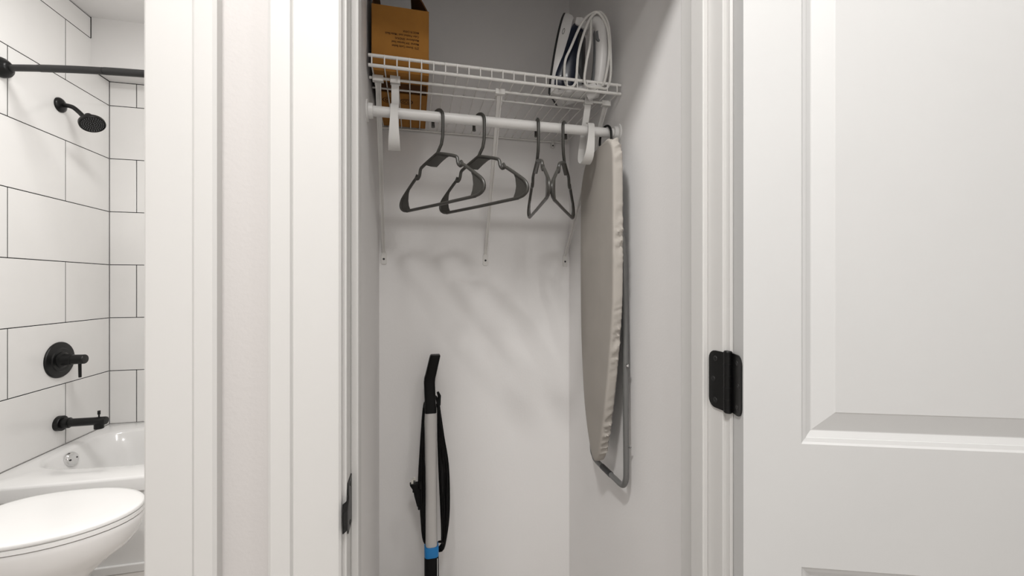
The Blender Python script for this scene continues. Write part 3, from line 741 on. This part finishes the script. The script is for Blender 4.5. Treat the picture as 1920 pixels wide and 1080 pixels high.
for dy, dx in ((-0.0055, -0.004), (0.0055, 0.003)):
    c = mp(-0.6260, -0.0555 + dx, -0.022 + dy)
    obj('plug_blade', MB().box(c.x - 0.0035, c.x + 0.0035, c.y - 0.0008, c.y + 0.0008, c.z, c.z + 0.016), M['brass'], plug)
obj('cord_clip', MB().box(*(lambda c: (c.x - 0.003, c.x + 0.003, c.y - 0.004, c.y + 0.004, c.z - 0.010, c.z + 0.012))(mp(-0.6350, -0.0345, -0.022))), M['cord'], mop, bevel=0.001)

# ================================================================ BATHTUB
TZR = -0.7985 + H
TX0, TX1, TY0, TY1 = BX + 0.0015, CL - 0.116, 2.046, BY - 0.0015
tub = thing('bathtub', 'white built-in bathtub below the tiled walls', 'bathtub', ((TX0 + TX1) / 2, (TY0 + TY1) / 2, 0))
NB = 96


def superell(cx, cy, a, b, e, z):
    r = []
    for k in range(NB):
        t = 2 * PI * k / NB; c, s = math.cos(t), math.sin(t)
        r.append(Vector((cx + a * math.copysign(abs(c) ** (2 / e), c), cy + b * math.copysign(abs(s) ** (2 / e), s), z)))
    return r


def rectring(z, ins=0.0):
    cx, cy = (TX0 + TX1) / 2, (TY0 + TY1) / 2; a, b = (TX1 - TX0) / 2 - ins, (TY1 - TY0) / 2 - ins; r = []
    sup = superell(0, 0, a, b, 4.2, 0)
    for p in sup:
        k = min(a / max(abs(p.x), 1e-6), b / max(abs(p.y), 1e-6)); r.append(Vector((cx + p.x * k, cy + p.y * k, z)))
    # snap the nearest samples onto the four corners
    for sx in (-1, 1):
        for sy in (-1, 1):
            q = Vector((cx + sx * a, cy + sy * b, z)); i = min(range(NB), key=lambda i: (r[i] - q).length); r[i] = q
    return r


bcx, bcy = (-1.655 + TX1 - 0.10) / 2, 2.478
ba, bb = (TX1 - 0.10 + 1.655) / 2, 0.288
rings = [rectring(TZR - 0.06), rectring(TZR - 0.012), rectring(TZR - 0.003, 0.003), rectring(TZR, 0.010),
         superell(bcx, bcy, ba + 0.012, bb + 0.012, 4.2, TZR - 0.0005), superell(bcx, bcy, ba, bb, 4.2, TZR - 0.004), superell(bcx, bcy, ba - 0.009, bb - 0.009, 4.2, TZR - 0.016),
         superell(bcx + 0.008, bcy, ba - 0.030, bb - 0.020, 4.0, TZR - 0.10), superell(bcx + 0.02, bcy, ba - 0.060, bb - 0.035, 3.8, TZR - 0.24), superell(bcx + 0.03, bcy, ba - 0.10, bb - 0.07, 3.4, TZR - 0.33), superell(bcx + 0.03, bcy, ba - 0.18, bb - 0.13, 3.0, TZR - 0.35)]
obj('basin', MB().loft(rings, False, True), M['tub'], tub, smooth=50)
obj('apron', MB().box(TX0, TX1, TY0 + 0.012, TY0 + 0.03, 0, TZR - 0.030), M['tub'], tub, bevel=0.003)
obj('apron_ledge', MB().box(TX0, TX1, TY0, TY0 + 0.013, 0, 0.036), M['tub'], tub, bevel=0.004)
# overflow plate on the end wall of the basin
oc = Vector((-1.628, 2.458, TZR - 0.048)); on = Vector((1, -0.05, 0.22)).normalized()
ovf = obj('overflow_plate', MB().lathe([(0.034, -0.004), (0.034, 0.006), (0.031, 0.010), (0.020, 0.0112), (0.0, 0.0115)], oc, on, 28), M['chrome'], tub, smooth=True, label='round chrome overflow plate')
for s in (-1, 1):
    obj('screw', MB().lathe([(0.0045, 0), (0.004, 0.002)], oc + on * 0.0108 + Vector((0, s * 0.019, 0)), on, 10), M['irond'], ovf)

# ================================================================ SHOWER FITTINGS
sh = thing('overhead_shower', 'round black shower head on a bent arm from the tiled wall', 'shower head', (BX, 2.5238, 0.9 + H))
obj('wall_flange', MB().lathe([(0.036, 0), (0.036, 0.004), (0.032, 0.010), (0.020, 0.016), (0.013, 0.018)], (BX, 2.5238, 0.9 + H), (1, 0, 0), 28), M['blackm'], sh, smooth=True)
ap = spline([(BX + 0.01, 2.5238, 0.9005), (-1.690, 2.523, 0.9005), (-1.662, 2.520, 0.893), (-1.634, 2.515, 0.870), (-1.610, 2.508, 0.846), (-1.594, 2.502, 0.832)], 4)
obj('arm', MB().tube([(x, y, z + H) for x, y, z in ap], 0.0105, 14), M['blackm'], sh, smooth=True)
hn = Vector((0.50, -0.36, -0.79)).normalized(); hc = Vector((-1.556, 2.478, 0.806 + H))
obj('collar', MB().lathe([(0.014, 0), (0.016, 0.006), (0.016, 0.022), (0.012, 0.030)], hc - hn * 0.058, hn, 18), M['blackm'], sh, smooth=True)
hd = obj('spray_head', MB().lathe([(0.012, -0.040), (0.018, -0.030), (0.032, -0.020), (0.045, -0.011), (0.0505, -0.004), (0.0505, 0.007), (0.048, 0.0105), (0.0450, 0.0105), (0.0435, 0.0075), (0.0, 0.0085)], hc, hn, 40), M['blackm'], sh, smooth=30)
u = hn.orthogonal().normalized(); v = hn.cross(u)
nz = MB()
for rr, n in ((0.008, 6), (0.0165, 12), (0.025, 18), (0.033, 24), (0.040, 28)):
    for k in range(n):
        a = 2 * PI * k / n + rr * 40; p = hc + hn * 0.0085 + (u * math.cos(a) + v * math.sin(a)) * rr
        nz.lathe([(0.0019, 0), (0.0013, 0.0024)], p, hn, 6)
no = obj('spray_nozzles', nz, M['irong'], hd); no['kind'] = 'stuff'

vl = thing('shower_valve', 'black round shower valve with a lever handle on the tiled wall', 'valve', (BX, 2.5173, -0.3692 + H))
vc = Vector((BX, 2.5180, -0.3690 + H))
obj('wall_plate', MB().lathe([(0.089, 0), (0.089, 0.005), (0.086, 0.009), (0.060, 0.011), (0.056, 0.0150), (0.0, 0.0155)], vc, (1, 0, 0), 48), M['blackm'], vl, smooth=25)
obj('hub', MB().lathe([(0.042, 0.010), (0.040, 0.018), (0.030, 0.022), (0.0275, 0.030), (0.0275, 0.056), (0.024, 0.058), (0.0235, 0.106), (0.021, 0.110), (0.0, 0.111)], vc, (1, 0, 0), 32), M['blackm'], vl, smooth=30)
obj('lever', MB().tube([(BX + 0.088, 2.5150, vc.z - 0.010), (BX + 0.089, 2.5150, vc.z - 0.088), (BX + 0.089, 2.5150, vc.z - 0.0905)], [0.0066, 0.0062, 0.005], 12), M['blackm'], vl, smooth=True)

st = thing('tub_spout', 'black tub spout with a diverter knob above the bathtub', 'spout', (BX, 2.511, -0.6835 + H))
sc = Vector((BX, 2.5150, -0.6835 + H))
obj('wall_flange', MB().lathe([(0.037, 0), (0.037, 0.018), (0.035, 0.021), (0.026, 0.022)], sc, (1, 0, 0), 32), M['blackm'], st, smooth=30)
obj('spout_body', MB().lathe([(0.0255, 0.020), (0.0255, 0.046), (0.0200, 0.048), (0.0195, 0.150), (0.0205, 0.165), (0.0205, 0.192), (0.0185, 0.199), (0.0, 0.200)], sc, (1, 0, 0), 28), M['blackm'], st, smooth=30)
obj('outlet', MB().lathe([(0.0195, 0), (0.0195, 0.030), (0.0175, 0.0310)], sc + Vector((0.168, 0, -0.008)), (0, 0, -1), 24), M['blackm'], st, smooth=30)
obj('diverter_knob', MB().lathe([(0.0035, 0), (0.0035, 0.018), (0.0062, 0.019), (0.0062, 0.037), (0.0055, 0.038)], sc + Vector((0.168, 0, 0.014)), (0, 0, 1), 14), M['blackm'], st, smooth=30)

cr = thing('curtain_rod', 'dark bowed shower curtain rod across the tub alcove', 'curtain rod', (BX, 2.21, 0.9306 + H))
xm = (BX + CL - 0.114) / 2; hw = xm - BX
def cry(x): return 2.222 - 0.088 * (1 - ((x - xm) / hw) ** 2)
rp = [(BX + 0.01 + (2 * hw - 0.02) * i / 40, cry(BX + 0.01 + (2 * hw - 0.02) * i / 40), 0.9306 + H) for i in range(41)]
obj('rod_tube', MB().tube(rp, 0.0138, 16), M['rodm'], cr, smooth=True)
obj('rod_sleeve', MB().tube([(x, cry(x), 0.9306 + H) for x in [-1.560 + i * 0.25 / 10 for i in range(11)]], 0.0150, 16), M['rodm'], cr, smooth=True)
obj('rod_sleeve', MB().tube([(x, cry(x), 0.9306 + H) for x in [-1.305 + i * 0.8 / 20 for i in range(21)]], 0.0158, 16), M['rodm'], cr, smooth=True)
for x, s in ((BX, 1), (CL - 0.114, -1)):
    obj('end_flange', MB().lathe([(0.042, 0), (0.042, 0.012), (0.038, 0.020), (0.030, 0.026), (0.022, 0.040), (0.015, 0.044)], (x, cry(x + s * 0.02), 0.9306 + H), (s, -0.25, 0), 28), M['blackm'], cr, smooth=True)

# ================================================================ TOILET
TCY = 1.706
toilet = thing('toilet', 'white toilet with its lid closed, beside the bathtub', 'toilet', (-1.25, TCY, 0))


def egg(z, x0, x1, hw_, n=48, sq=2.6):
    """x0 back, x1 front"""
    xc = x0 + (x1 - x0) * 0.46; r = []
    for k in range(n):
        t = 2 * PI * k / n; c, s = math.cos(t), math.sin(t)
        if c >= 0: px = xc + (x1 - xc) * c; py = hw_ * s
        else: px = xc - (xc - x0) * abs(c) ** (2 / sq); py = hw_ * math.copysign(abs(s) ** (2 / sq), s)
        r.append(Vector((px, TCY + py, z)))
    return r


ZL = -0.7640 + H
lidp = [egg(ZL - 0.0160, -1.432, -0.9385, 0.181), egg(ZL - 0.0140, -1.434, -0.9350, 0.1835), egg(ZL - 0.0055, -1.434, -0.9345, 0.184), egg(ZL - 0.0015, -1.431, -0.9380, 0.181), egg(ZL, -1.420, -0.950, 0.170), egg(ZL + 0.0012, -1.38, -1.00, 0.12)]
obj('lid', MB().loft(lidp), M['lid'], toilet, smooth=50)
seat = [egg(ZL - 0.0345, -1.435, -0.9390, 0.179), egg(ZL - 0.0320, -1.437, -0.9350, 0.183), egg(ZL - 0.0205, -1.437, -0.9360, 0.182), egg(ZL - 0.0180, -1.434, -0.9400, 0.178)]
obj('seat', MB().loft(seat), M['lid'], toilet, smooth=50)
zb = ZL - 0.0365
bowl = [egg(0.0, -1.46, -1.105, 0.105), egg(0.02, -1.46, -1.105, 0.105), egg(0.05, -1.455, -1.118, 0.095), egg(0.16, -1.45, -1.110, 0.096), egg(0.22, -1.45, -1.075, 0.112), egg(0.270, -1.45, -1.020, 0.140), egg(0.310, -1.45, -0.968, 0.165), egg(0.345, -1.45, -0.944, 0.177), egg(0.380, -1.45, -0.9360, 0.181), egg(zb - 0.008, -1.45, -0.9350, 0.1815), egg(zb, -1.448, -0.9380, 0.179)]
obj('bowl', MB().loft(bowl), M['porc'], toilet, smooth=60)
for q0 in (-0.105, 0.055): obj('hinge_block', MB().box(-1.470, -1.437, TCY + q0, TCY + q0 + 0.05, ZL - 0.034, ZL + 0.002), M['lid'], toilet, bevel=0.006)
obj('tank', MB().loft([rrect(Vector((-1.630, TCY - 0.01, 0.37)), 0.076, 0.175, 3, 0.3), rrect(Vector((-1.630, TCY - 0.01, 0.42)), 0.080, 0.183, 3, 0.3), rrect(Vector((-1.630, TCY - 0.01, 0.73)), 0.082, 0.190, 3, 0.3)]), M['porc'], toilet, smooth=40)
obj('tank_lid', MB().loft([rrect(Vector((-1.630, TCY - 0.01, 0.731)), 0.087, 0.197, 3, 0.3), rrect(Vector((-1.630, TCY - 0.01, 0.757)), 0.087, 0.197, 3, 0.3), rrect(Vector((-1.630, TCY - 0.01, 0.762)), 0.081, 0.191, 3, 0.3)]), M['porc'], toilet, smooth=40)
obj('tank_base', MB().box(-1.62, -1.44, TCY - 0.10, TCY + 0.10, 0.25, 0.375), M['porc'], toilet, bevel=0.02)
